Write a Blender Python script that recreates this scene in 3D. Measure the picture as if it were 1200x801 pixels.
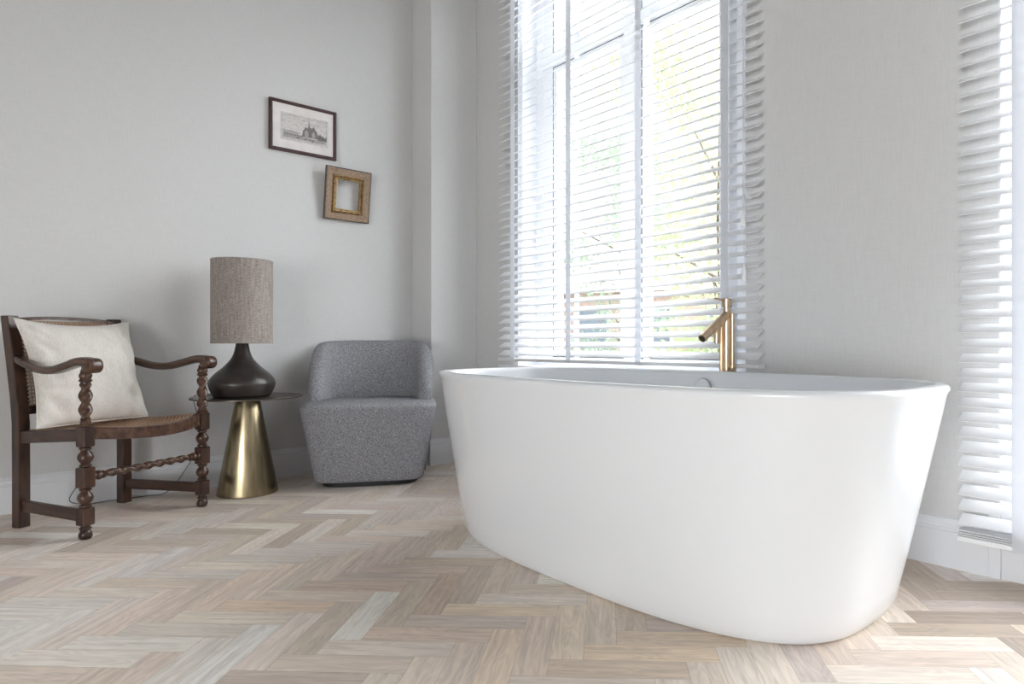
import bpy, bmesh, math, random
from mathutils import Vector, Matrix, noise

for o in list(bpy.data.objects):
    bpy.data.objects.remove(o, do_unlink=True)
sc = bpy.context.scene
COL = sc.collection
PI = math.pi
R = math.radians

# ------------------------------------------------------------------ camera, world, lights, exposure
cam_d = bpy.data.cameras.new('camera')
cam = bpy.data.objects.new('camera', cam_d)
COL.objects.link(cam)
cam.location = (0, 0, 0.70)
cam.rotation_euler = (R(90), 0, R(47.3))
cam_d.sensor_width = 36.0
cam_d.lens = 767.0 / 1200.0 * 36.0
cam_d.shift_x = -78.0 / 1200.0
cam_d.shift_y = 3.0 / 1200.0
cam_d.clip_start = 0.02
sc.camera = cam

SKY = 0.66
w = bpy.data.worlds.new('sky')
sc.world = w
w.use_nodes = True
bg = w.node_tree.nodes['Background']
bg.inputs['Color'].default_value = (0.965, 0.985, 1.0, 1)
bg.inputs['Strength'].default_value = SKY


def portal(name, loc, sx, sy, rot):
    d = bpy.data.lights.new(name, 'AREA')
    d.shape = 'RECTANGLE'
    d.size, d.size_y = sx, sy
    d.cycles.is_portal = True
    o = bpy.data.objects.new(name, d)
    o.location, o.rotation_euler = loc, rot
    COL.objects.link(o)


portal('window_daylight', (-2.214, 2.52, 1.78), 1.50, 2.40, (R(-90), 0, 0))
portal('garden_door_daylight', (0.21, 2.52, 1.48), 1.60, 2.90, (R(-90), 0, 0))
# bright hazy sky beyond the windows: a very soft, high sun
sd = bpy.data.lights.new('hazy_sun', 'SUN')
sd.energy, sd.angle = 18.5, R(130)
sd.color = (0.965, 0.985, 1.0)
so_ = bpy.data.objects.new('hazy_sun', sd)
so_.rotation_euler = Vector((-0.66, -0.64, -0.38)).to_track_quat('-Z', 'Y').to_euler()
COL.objects.link(so_)
# fill light added behind the camera, set in an unseen glazed door
ad = bpy.data.lights.new('rear_fill', 'AREA')
ad.shape, ad.size, ad.size_y, ad.energy = 'RECTANGLE', 2.1, 1.2, 78.0
ad.color = (0.975, 0.99, 1.0)
ao_ = bpy.data.objects.new('rear_fill', ad)
ao_.location, ao_.rotation_euler = (1.1, -3.42, 0.66), (R(90), 0, 0)
COL.objects.link(ao_)

vs = sc.view_settings
vs.view_transform = 'Standard'
vs.look = 'None'
vs.gamma = 1.0
vs.use_curve_mapping = False
vs.exposure = 0.92
sc.cycles.max_bounces = 14
sc.cycles.diffuse_bounces = 8
sc.cycles.transparent_max_bounces = 16
sc.cycles.sample_clamp_indirect = 8.0


# ------------------------------------------------------------------ helpers
def srgb(r, g, b):
    f = lambda c: (c / 255 / 12.92) if c / 255 <= 0.04045 else ((c / 255 + 0.055) / 1.055) ** 2.4
    return (f(r), f(g), f(b), 1.0)


def nodes(m):
    nt = m.node_tree
    return nt, nt.nodes, nt.links, nt.nodes['Principled BSDF']


def mat(name, col, rough=0.6, metal=0.0, spec=0.5, coat=0.0):
    m = bpy.data.materials.new(name)
    m.use_nodes = True
    nt, N, L, b = nodes(m)
    b.inputs['Base Color'].default_value = col
    b.inputs['Roughness'].default_value = rough
    b.inputs['Metallic'].default_value = metal
    b.inputs['Specular IOR Level'].default_value = spec
    b.inputs['Coat Weight'].default_value = coat
    b.inputs['Coat Roughness'].default_value = 0.04
    return m


def noisy(m, scale, c0, c1, detail=4.0, stretch=(1, 1, 1), bump=0.0, bdist=0.002, lo=0.35, hi=0.65, coord='Object'):
    """colour and relief of a surface driven by one stretched noise in the object's own space"""
    nt, N, L, b = nodes(m)
    tc = N.new('ShaderNodeTexCoord')
    mp = N.new('ShaderNodeMapping')
    mp.inputs['Scale'].default_value = stretch
    L.new(tc.outputs[coord], mp.inputs['Vector'])
    n = N.new('ShaderNodeTexNoise')
    n.inputs['Scale'].default_value = scale
    n.inputs['Detail'].default_value = detail
    L.new(mp.outputs['Vector'], n.inputs['Vector'])
    r = N.new('ShaderNodeValToRGB')
    r.color_ramp.elements[0].position, r.color_ramp.elements[0].color = lo, c0
    r.color_ramp.elements[1].position, r.color_ramp.elements[1].color = hi, c1
    L.new(n.outputs['Fac'], r.inputs['Fac'])
    L.new(r.outputs['Color'], b.inputs['Base Color'])
    if bump:
        bp = N.new('ShaderNodeBump')
        bp.inputs['Strength'].default_value = bump
        bp.inputs['Distance'].default_value = bdist
        L.new(n.outputs['Fac'], bp.inputs['Height'])
        L.new(bp.outputs['Normal'], b.inputs['Normal'])
    return m


def woven(m, sx, sy, c0, c1, c2, bump=0.3, bdist=0.001, axes=('X', 'Y', 'Z')):
    """cloth: two sets of uneven threads crossing, plus flecks"""
    nt, N, L, b = nodes(m)
    tc = N.new('ShaderNodeTexCoord')
    outs = []
    for st in (sx, sy):
        mp = N.new('ShaderNodeMapping')
        mp.inputs['Scale'].default_value = st
        L.new(tc.outputs['Object'], mp.inputs['Vector'])
        n = N.new('ShaderNodeTexNoise')
        n.inputs['Scale'].default_value = 1.0
        n.inputs['Detail'].default_value = 3.0
        L.new(mp.outputs['Vector'], n.inputs['Vector'])
        outs.append(n.outputs['Fac'])
    a = N.new('ShaderNodeMath'); a.operation = 'ADD'
    L.new(outs[0], a.inputs[0]); L.new(outs[1], a.inputs[1])
    h = N.new('ShaderNodeMath'); h.operation = 'MULTIPLY'; h.inputs[1].default_value = 0.5
    L.new(a.outputs[0], h.inputs[0])
    r = N.new('ShaderNodeValToRGB')
    e = r.color_ramp.elements
    e[0].position, e[0].color = 0.38, c0
    e[1].position, e[1].color = 0.62, c2
    k = e.new(0.5); k.color = c1
    L.new(h.outputs[0], r.inputs['Fac'])
    L.new(r.outputs['Color'], b.inputs['Base Color'])
    bp = N.new('ShaderNodeBump')
    bp.inputs['Strength'].default_value = bump
    bp.inputs['Distance'].default_value = bdist
    L.new(h.outputs[0], bp.inputs['Height'])
    L.new(bp.outputs['Normal'], b.inputs['Normal'])
    return m


class MB:
    """collects shapes into one mesh"""

    def __init__(self):
        self.bm = bmesh.new()

    def box(self, lo, hi, M=None):
        vs_ = [self.bm.verts.new((x, y, z)) for x in (lo[0], hi[0]) for y in (lo[1], hi[1]) for z in (lo[2], hi[2])]
        for f in ((0, 1, 3, 2), (4, 6, 7, 5), (0, 4, 5, 1), (2, 3, 7, 6), (0, 2, 6, 4), (1, 5, 7, 3)):
            self.bm.faces.new([vs_[i] for i in f])
        if M is not None:
            bmesh.ops.transform(self.bm, matrix=M, verts=vs_)
        return self

    def rings(self, rings, cap0=True, cap1=True, closed=False):
        """loft rings (lists of points, all the same length)"""
        rv = [[self.bm.verts.new(p) for p in r] for r in rings]
        n = len(rv[0])
        pairs = list(zip(rv, rv[1:])) + ([(rv[-1], rv[0])] if closed else [])
        for a, b in pairs:
            for i in range(n):
                j = (i + 1) % n
                self.bm.faces.new((a[i], a[j], b[j], b[i]))
        if not closed:
            if cap0: self.bm.faces.new(list(reversed(rv[0])))
            if cap1: self.bm.faces.new(rv[-1])
        return self

    def lathe(self, prof, n=32, c=(0, 0, 0), axis='Z', cap0=True, cap1=True):
        rs = []
        for r, z in prof:
            ring = []
            for i in range(n):
                t = 2 * PI * i / n
                p = (r * math.cos(t), r * math.sin(t), z)
                if axis == 'X': p = (p[2], p[0], p[1])
                if axis == 'Y': p = (p[1], p[2], p[0])
                ring.append((c[0] + p[0], c[1] + p[1], c[2] + p[2]))
            rs.append(ring)
        return self.rings(rs, cap0, cap1)

    def sweep(self, path, sec, up=Vector((0, 0, 1)), closed=False, scale=None):
        """sweep a section [(side, up)] along a path"""
        P = [Vector(p) for p in path]
        rs = []
        for i, p in enumerate(P):
            if closed:
                t = (P[(i + 1) % len(P)] - P[i - 1]).normalized()
            else:
                t = (P[min(i + 1, len(P) - 1)] - P[max(i - 1, 0)]).normalized()
            s = t.cross(up)
            if s.length < 1e-5: s = Vector((1, 0, 0))
            s.normalize()
            u = s.cross(t).normalized()
            k = scale[i] if scale else 1.0
            rs.append([p + s * (a * k) + u * (b * k) for a, b in sec])
        return self.rings(rs, closed=closed)

    def tube(self, path, r, n=10, scale=None, closed=False, up=Vector((0, 0, 1))):
        sec = [(r * math.cos(2 * PI * i / n), r * math.sin(2 * PI * i / n)) for i in range(n)]
        return self.sweep(path, sec, up=up, closed=closed, scale=scale)

    def cyl(self, a, b, r0, r1=None, n=20):
        a, b = Vector(a), Vector(b)
        r1 = r0 if r1 is None else r1
        t = (b - a).normalized()
        s = t.orthogonal().normalized()
        u = t.cross(s)
        rs = [[c + s * (r * math.cos(2 * PI * i / n)) + u * (r * math.sin(2 * PI * i / n)) for i in range(n)] for c, r in ((a, r0), (b, r1))]
        return self.rings(rs)

    def ball(self, c, r, sq=(1, 1, 1), n=10):
        prof = [(max(1e-4, r * math.sin(PI * i / n)), -r * math.cos(PI * i / n)) for i in range(n + 1)]
        rs = [[(c[0] + q * math.cos(2 * PI * k / 12) * sq[0], c[1] + q * math.sin(2 * PI * k / 12) * sq[1], c[2] + z * sq[2]) for k in range(12)] for q, z in prof]
        return self.rings(rs)

    def build(self, name, m, parent=None, smooth=False, bevel=0.0, seg=2, subdiv=0, angle=40):
        bmesh.ops.recalc_face_normals(self.bm, faces=self.bm.faces)
        me = bpy.data.meshes.new(name)
        self.bm.to_mesh(me)
        self.bm.free()
        o = bpy.data.objects.new(name, me)
        COL.objects.link(o)
        for k in (m if isinstance(m, (list, tuple)) else [m]):
            me.materials.append(k)
        if smooth:
            for p in me.polygons: p.use_smooth = True
            try:
                me.set_sharp_from_angle(angle=R(angle))
            except Exception:
                pass
        if bevel:
            b = o.modifiers.new('bevel', 'BEVEL')
            b.width, b.segments, b.limit_method, b.angle_limit = bevel, seg, 'ANGLE', R(35)
            b.harden_normals = False
        if subdiv:
            s = o.modifiers.new('subdivision', 'SUBSURF')
            s.levels = s.render_levels = subdiv
        if parent is not None:
            o.parent = parent
        return o


def tag(o, label=None, cat=None, group=None, kind=None):
    if label: o['label'] = label
    if cat: o['category'] = cat
    if group: o['group'] = group
    if kind: o['kind'] = kind
    return o


def thing(name, label, cat, loc=(0, 0, 0), rz=0.0, group=None):
    o = bpy.data.objects.new(name, None)
    o.empty_display_size = 0.1
    COL.objects.link(o)
    o.location, o.rotation_euler = loc, (0, 0, rz)
    return tag(o, label, cat, group)


def struct(o, label=None):
    o['kind'] = 'structure'
    if label: o['label'] = label
    return o


def frame_boxes(mb, x0, x1, z0, z1, wd, y0, y1):
    """a rectangular frame of four bars in the XZ plane"""
    mb.box((x0, y0, z0), (x0 + wd, y1, z1)).box((x1 - wd, y0, z0), (x1, y1, z1))
    mb.box((x0 + wd, y0, z0), (x1 - wd, y1, z0 + wd)).box((x0 + wd, y0, z1 - wd), (x1 - wd, y1, z1))
    return mb


def sup(a, b, n, t):
    co, si = math.cos(t), math.sin(t)
    return (a * math.copysign(abs(co) ** (2 / n), co), b * math.copysign(abs(si) ** (2 / n), si))


# ------------------------------------------------------------------ materials
M = {}
M['paper'] = woven(mat('linen_wallpaper', srgb(206, 205, 200), 0.85, spec=0.15), (22, 22, 520), (420, 420, 20), srgb(208, 208, 208), srgb(212, 212, 212), srgb(215, 215, 215), bump=0.04, bdist=0.0005)
M['ceil'] = mat('ceiling_grey', srgb(112, 111, 109), 0.9, spec=0.1)  # unseen ceiling, greyed to cut bounce light on the upper walls
M['trim'] = mat('white_satin_paint', srgb(226, 228, 232), 0.4)
M['frame'] = mat('window_white_paint', srgb(232, 234, 238), 0.35)
M['gasket'] = mat('dark_gasket', srgb(70, 72, 76), 0.7)
M['blind'] = mat('blind_white_lacquer', srgb(238, 239, 241), 0.38)
M['tape'] = mat('blind_white_tape', srgb(232, 234, 238), 0.85, spec=0.1)
_nt, _N, _L, _b = nodes(M['tape'])
_tr = _N.new('ShaderNodeBsdfTranslucent'); _tr.inputs['Color'].default_value = srgb(236, 238, 242)
_mx = _N.new('ShaderNodeMixShader'); _mx.inputs[0].default_value = 0.45
_L.new(_b.outputs[0], _mx.inputs[1]); _L.new(_tr.outputs[0], _mx.inputs[2])
_L.new(_mx.outputs[0], _N['Material Output'].inputs['Surface'])
M['tub'] = mat('white_sanitary_acrylic', srgb(233, 236, 240), 0.2, coat=0.25)
M['chrome'] = mat('chrome', srgb(190, 192, 196), 0.12, 1.0)
M['tap'] = noisy(mat('brushed_brass_tap', srgb(178, 138, 88), 0.30, 1.0), 60, srgb(198, 174, 146), srgb(220, 198, 172), stretch=(1, 1, 0.05))
M['tapdark'] = mat('spout_mouth', srgb(60, 48, 36), 0.5, 0.6)
M['brass'] = noisy(mat('brushed_brass_cone', srgb(160, 136, 88), 0.24, 1.0), 40, srgb(140, 127, 100), srgb(168, 154, 126), stretch=(1, 1, 0.04))
M['brass'].node_tree.nodes['Principled BSDF'].inputs['Anisotropic'].default_value = 0.55
M['disc'] = mat('dark_bronze_plate', srgb(92, 84, 76), 0.35, 0.9)
M['lampbody'] = noisy(mat('dark_glazed_ceramic', srgb(52, 46, 44), 0.34), 12, srgb(46, 40, 38), srgb(62, 55, 52), bump=0.05)
M['shade'] = woven(mat('taupe_silk_shade', srgb(150, 138, 130), 0.8, spec=0.15), (420, 420, 12), (60, 60, 330), srgb(128, 119, 114), srgb(150, 141, 136), srgb(172, 164, 158), bump=0.3, bdist=0.0008)
M['boucle'] = woven(mat('grey_boucle', srgb(135, 137, 142), 0.95, spec=0.1), (140, 140, 480), (480, 480, 150), srgb(98, 98, 102), srgb(138, 138, 143), srgb(182, 182, 188), bump=0.6, bdist=0.002)
M['plinth'] = mat('black_plinth', srgb(28, 28, 30), 0.6)
M['oak'] = noisy(mat('dark_oak', srgb(84, 60, 48), 0.30), 9, srgb(46, 30, 24), srgb(80, 55, 43), detail=6, stretch=(4, 4, 1), bump=0.1)
M['oakside'] = noisy(mat('dark_oak_rail', srgb(84, 60, 48), 0.36), 9, srgb(48, 32, 26), srgb(82, 57, 45), detail=6, stretch=(1, 1, 6), bump=0.1)
M['oakarm'] = noisy(mat('worn_oak_arm', srgb(104, 76, 60), 0.26), 9, srgb(58, 39, 31), srgb(92, 66, 52), detail=6, stretch=(1, 5, 5), bump=0.08)
M['linen'] = woven(mat('ecru_linen', srgb(214, 208, 198), 0.95, spec=0.1), (30, 420, 420), (420, 420, 40), srgb(204, 198, 190), srgb(217, 212, 205), srgb(228, 224, 218), bump=0.25, bdist=0.0008)
M['maroon'] = noisy(mat('maroon_stained_frame', srgb(62, 38, 40), 0.4), 30, srgb(56, 33, 35), srgb(78, 50, 50), stretch=(1, 6, 6))
M['mount'] = noisy(mat('off_white_mount', srgb(226, 222, 220), 0.9, spec=0.1), 20, srgb(222, 218, 216), srgb(232, 228, 226))
M['plate'] = noisy(mat('print_paper', srgb(212, 208, 205), 0.9, spec=0.1), 60, srgb(196, 192, 190), srgb(222, 218, 215), stretch=(1, 1, 5))
M['ink'] = noisy(mat('etching_ink', srgb(110, 107, 106), 0.9, spec=0.1), 500, srgb(72, 70, 70), srgb(170, 166, 164), lo=0.3, hi=0.7)
M['inklight'] = noisy(mat('etching_light_ink', srgb(160, 157, 155), 0.9, spec=0.1), 400, srgb(130, 127, 126), srgb(200, 196, 194), lo=0.3, hi=0.7)
M['giltedge'] = mat('dark_frame_edge', srgb(58, 54, 50), 0.5)
M['giltflat'] = noisy(mat('worn_gilt_wood', srgb(146, 122, 100), 0.5), 40, srgb(132, 108, 88), srgb(164, 140, 117), stretch=(1, 3, 3))
M['gilt'] = noisy(mat('old_gold_leaf', srgb(150, 118, 66), 0.4, 0.6), 60, srgb(118, 92, 58), srgb(170, 142, 98))
M['cord'] = mat('grey_flex', srgb(120, 122, 126), 0.6)
M['socket'] = mat('white_socket', srgb(228, 229, 231), 0.4)
M['bark'] = noisy(mat('bark', srgb(110, 98, 84), 0.9), 12, srgb(86, 76, 64), srgb(130, 118, 104), stretch=(1, 1, 0.3))
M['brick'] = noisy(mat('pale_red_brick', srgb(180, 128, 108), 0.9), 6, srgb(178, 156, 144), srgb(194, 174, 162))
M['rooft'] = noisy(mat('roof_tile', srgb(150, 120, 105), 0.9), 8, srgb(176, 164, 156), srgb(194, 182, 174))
M['housewin'] = mat('house_window', srgb(118, 130, 142), 0.2)
M['paving'] = noisy(mat('pale_garden_paving', srgb(190, 188, 180), 0.9), 3, srgb(120, 118, 112), srgb(146, 144, 138))


def leafmat(name, c0, c1):
    m = noisy(mat(name, c0, 0.6, spec=0.2), 1.3, c0, c1)
    nt, N, L, b = nodes(m)
    tr = N.new('ShaderNodeBsdfTranslucent')
    tr.inputs['Color'].default_value = c1
    mx = N.new('ShaderNodeMixShader')
    mx.inputs[0].default_value = 0.4
    L.new(b.outputs[0], mx.inputs[1]); L.new(tr.outputs[0], mx.inputs[2])
    L.new(mx.outputs[0], N['Material Output'].inputs['Surface'])
    return m


M['leaf'] = leafmat('pale_leaves', srgb(138, 153, 114), srgb(167, 179, 142))
M['leaf2'] = leafmat('cool_leaves', srgb(126, 147, 127), srgb(154, 170, 151))


def glass():
    m = bpy.data.materials.new('window_glass')
    m.use_nodes = True
    nt = m.node_tree
    N, L = nt.nodes, nt.links
    N.remove(N['Principled BSDF'])
    t = N.new('ShaderNodeBsdfTransparent'); t.inputs[0].default_value = (0.98, 0.985, 0.985, 1)
    g = N.new('ShaderNodeBsdfGlossy'); g.inputs['Roughness'].default_value = 0.02
    lw = N.new('ShaderNodeLayerWeight')
    pw = N.new('ShaderNodeMath'); pw.operation = 'POWER'; pw.inputs[1].default_value = 5.0
    L.new(lw.outputs['Facing'], pw.inputs[0])
    fr = N.new('ShaderNodeMath'); fr.operation = 'MULTIPLY_ADD'; fr.inputs[1].default_value = 0.8; fr.inputs[2].default_value = 0.03
    L.new(pw.outputs[0], fr.inputs[0])
    mx = N.new('ShaderNodeMixShader')
    L.new(fr.outputs[0], mx.inputs[0]); L.new(t.outputs[0], mx.inputs[1]); L.new(g.outputs[0], mx.inputs[2])
    L.new(mx.outputs[0], N['Material Output'].inputs['Surface'])
    return m


M['glass'] = glass()


def canemat():
    m = mat('woven_cane', srgb(128, 92, 66), 0.5)
    nt, N, L, b = nodes(m)
    tc = N.new('ShaderNodeTexCoord')
    uv = tc.outputs['UV']

    def wave(rot, sc_):
        mp = N.new('ShaderNodeMapping')
        mp.inputs['Rotation'].default_value = (0, 0, R(rot))
        L.new(uv, mp.inputs['Vector'])
        wv = N.new('ShaderNodeTexWave')
        wv.wave_type = 'BANDS'; wv.bands_direction = 'X'; wv.wave_profile = 'SIN'
        wv.inputs['Scale'].default_value = sc_
        L.new(mp.outputs[0], wv.inputs['Vector'])
        return wv.outputs['Fac']
    prev = None
    for rot, s in ((0, 22), (90, 22), (45, 31), (-45, 31)):
        o = wave(rot, s)
        if prev is None:
            prev = o
        else:
            mm = N.new('ShaderNodeMath'); mm.operation = 'MAXIMUM'
            L.new(prev, mm.inputs[0]); L.new(o, mm.inputs[1])
            prev = mm.outputs[0]
    r = N.new('ShaderNodeValToRGB')
    e = r.color_ramp.elements
    e[0].position, e[0].color = 0.88, srgb(80, 54, 38)
    e[1].position, e[1].color = 1.0, srgb(196, 156, 122)
    L.new(prev, r.inputs['Fac'])
    L.new(r.outputs[0], b.inputs['Base Color'])
    a = N.new('ShaderNodeMath'); a.operation = 'GREATER_THAN'; a.inputs[1].default_value = 0.91
    L.new(prev, a.inputs[0])
    L.new(a.outputs[0], b.inputs['Alpha'])
    return m


M['cane'] = canemat()


def floormat():
    m = mat('herringbone_oak', srgb(180, 165, 150), 0.42, spec=0.45)
    nt, N, L, b = nodes(m)
    at = N.new('ShaderNodeVertexColor'); at.layer_name = 'plank_colour'
    uv = N.new('ShaderNodeUVMap'); uv.uv_map = 'grain'
    mp = N.new('ShaderNodeMapping'); mp.inputs['Scale'].default_value = (5.0, 70.0, 1)
    L.new(uv.outputs[0], mp.inputs['Vector'])
    n1 = N.new('ShaderNodeTexNoise'); n1.inputs['Scale'].default_value = 1.0; n1.inputs['Detail'].default_value = 6.0
    n1.inputs['Distortion'].default_value = 0.6
    L.new(mp.outputs[0], n1.inputs['Vector'])
    mp2 = N.new('ShaderNodeMapping'); mp2.inputs['Scale'].default_value = (3.0, 16.0, 1)
    L.new(uv.outputs[0], mp2.inputs['Vector'])
    wv = N.new('ShaderNodeTexNoise'); wv.inputs['Scale'].default_value = 1.0; wv.inputs['Detail'].default_value = 2.0
    L.new(mp2.outputs[0], wv.inputs['Vector'])
    # growth rings: bands of the slow noise
    ml = N.new('ShaderNodeMath'); ml.operation = 'MULTIPLY'; ml.inputs[1].default_value = 14.0
    L.new(wv.outputs['Fac'], ml.inputs[0])
    fr = N.new('ShaderNodeMath'); fr.operation = 'PINGPONG'; fr.inputs[1].default_value = 0.5
    L.new(ml.outputs[0], fr.inputs[0])
    mixf = N.new('ShaderNodeMath'); mixf.operation = 'MULTIPLY_ADD'; mixf.inputs[1].default_value = 0.35
    L.new(fr.outputs[0], mixf.inputs[0]); L.new(n1.outputs['Fac'], mixf.inputs[2])
    r = N.new('ShaderNodeValToRGB')
    e = r.color_ramp.elements
    e[0].position, e[0].color = 0.34, (0.88, 0.87, 0.865, 1)
    e[1].position, e[1].color = 0.78, (1.20, 1.20, 1.21, 1)
    L.new(mixf.outputs[0], r.inputs['Fac'])
    mx = N.new('ShaderNodeMix'); mx.data_type = 'RGBA'; mx.blend_type = 'MULTIPLY'
    mx.inputs['Factor'].default_value = 1.0
    L.new(at.outputs['Color'], mx.inputs['A']); L.new(r.outputs[0], mx.inputs['B'])
    # hairline joints
    jv = N.new('ShaderNodeUVMap'); jv.uv_map = 'joint'
    sep = N.new('ShaderNodeSeparateXYZ'); L.new(jv.outputs[0], sep.inputs[0])
    mn = N.new('ShaderNodeMath'); mn.operation = 'MINIMUM'
    L.new(sep.outputs[0], mn.inputs[0]); L.new(sep.outputs[1], mn.inputs[1])
    gt = N.new('ShaderNodeMath'); gt.operation = 'LESS_THAN'; gt.inputs[1].default_value = 0.0006
    L.new(mn.outputs[0], gt.inputs[0])
    mj = N.new('ShaderNodeMix'); mj.data_type = 'RGBA'; mj.blend_type = 'MULTIPLY'
    mj.inputs['B'].default_value = (0.72, 0.68, 0.64, 1)
    L.new(gt.outputs[0], mj.inputs['Factor']); L.new(mx.outputs['Result'], mj.inputs['A'])
    L.new(mj.outputs['Result'], b.inputs['Base Color'])
    rr = N.new('ShaderNodeMapRange'); rr.inputs['To Min'].default_value = 0.34; rr.inputs['To Max'].default_value = 0.52
    L.new(n1.outputs['Fac'], rr.inputs['Value']); L.new(rr.outputs[0], b.inputs['Roughness'])
    bp = N.new('ShaderNodeBump'); bp.inputs['Strength'].default_value = 0.12; bp.inputs['Distance'].default_value = 0.0015
    L.new(mixf.outputs[0], bp.inputs['Height']); L.new(bp.outputs[0], b.inputs['Normal'])
    return m


M['floor'] = floormat()

# ------------------------------------------------------------------ room
X0, X1, Y0, Y1, ZC = -3.60, 2.60, -3.20, 2.263, 3.30
WT = 0.25


KNOWN_PLANKS = [
    (0.923, 1.849, (136, 123, 110)),  # right-hand planks, darkened to offset the strong window light
    (1.034, 1.842, (136, 123, 110)),
    (1.128, 1.845, (136, 123, 110)),
    (0.798, 1.719, (136, 123, 110)),
    (0.872, 1.696, (136, 123, 110)),
    (1.006, 1.647, (136, 123, 110)),
    (1.028, 1.917, (136, 123, 110)),
    (0.962, 1.968, (136, 123, 110)),
    (0.923, 1.643, (136, 123, 110)),
    (-1.112, 1.484, (224, 219, 211)),
    (-0.873, 1.411, (230, 228, 224)),
    (-1.146, 1.400, (220, 214, 206)),
    (-1.339, 1.520, (212, 208, 204)),
    (-1.248, 1.556, (196, 182, 174)),
    (-1.452, 1.661, (206, 202, 197)),
    (-0.839, 1.714, (178, 160, 142)),
    (-0.852, 1.790, (190, 177, 165)),
    (-0.931, 1.650, (206, 196, 182)),
    (-0.688, 1.868, (166, 150, 134)),
    (-0.493, 1.792, (154, 138, 122)),
    (-0.412, 1.859, (152, 140, 128)),
    (-0.369, 2.105, (160, 147, 132)),
    (-0.288, 1.932, (164, 152, 139)),
    (-0.269, 1.731, (182, 168, 148)),
    (-0.495, 1.641, (184, 168, 148)),
    (-0.510, 1.553, (168, 155, 142)),
    (-0.099, 1.547, (182, 170, 152)),
    (-0.020, 1.752, (176, 165, 150)),
    (0.084, 1.577, (170, 154, 136)),
    (0.099, 1.490, (188, 170, 148)),
    (-0.016, 1.408, (166, 151, 134)),
    (0.799, 1.601, (180, 172, 164)),
    (0.718, 1.515, (168, 155, 145)),
    (0.624, 1.430, (172, 166, 160)),
    (0.830, 1.416, (190, 186, 181)),
    (0.969, 1.726, (118, 106, 95)),  # also darkened against the right window's light
    (0.294, 1.431, (194, 186, 176)),
    (-0.828, 2.426, (186, 179, 172)),
    (-0.230, 1.612, (166, 155, 146)),
    (-0.169, 1.544, (170, 160, 149)),
    (-0.606, 1.483, (200, 190, 180)),
    (-0.780, 1.435, (196, 189, 182)),
    (-0.776, 1.542, (188, 178, 170)),
    (-1.200, 1.764, (186, 172, 162)),
    (-1.106, 1.768, (178, 162, 150)),
    (-1.251, 2.045, (206, 196, 184)),
    (-1.633, 1.810, (190, 178, 170)),
    (-1.742, 2.025, (180, 172, 164)),
    (-1.727, 2.110, (186, 174, 164)),
    (-0.125, 1.385, (176, 162, 148)),
    (-0.273, 1.398, (184, 168, 150)),
    (-0.379, 1.412, (186, 174, 162)),
    (-0.300, 1.539, (176, 160, 146)),
    (0.201, 1.398, (176, 166, 154)),
    (0.400, 1.406, (192, 183, 172)),
    (0.509, 1.411, (190, 181, 172)),
    (0.946, 1.580, (120, 108, 97)),  # darkened likewise, to hold down the window light here
]


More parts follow.
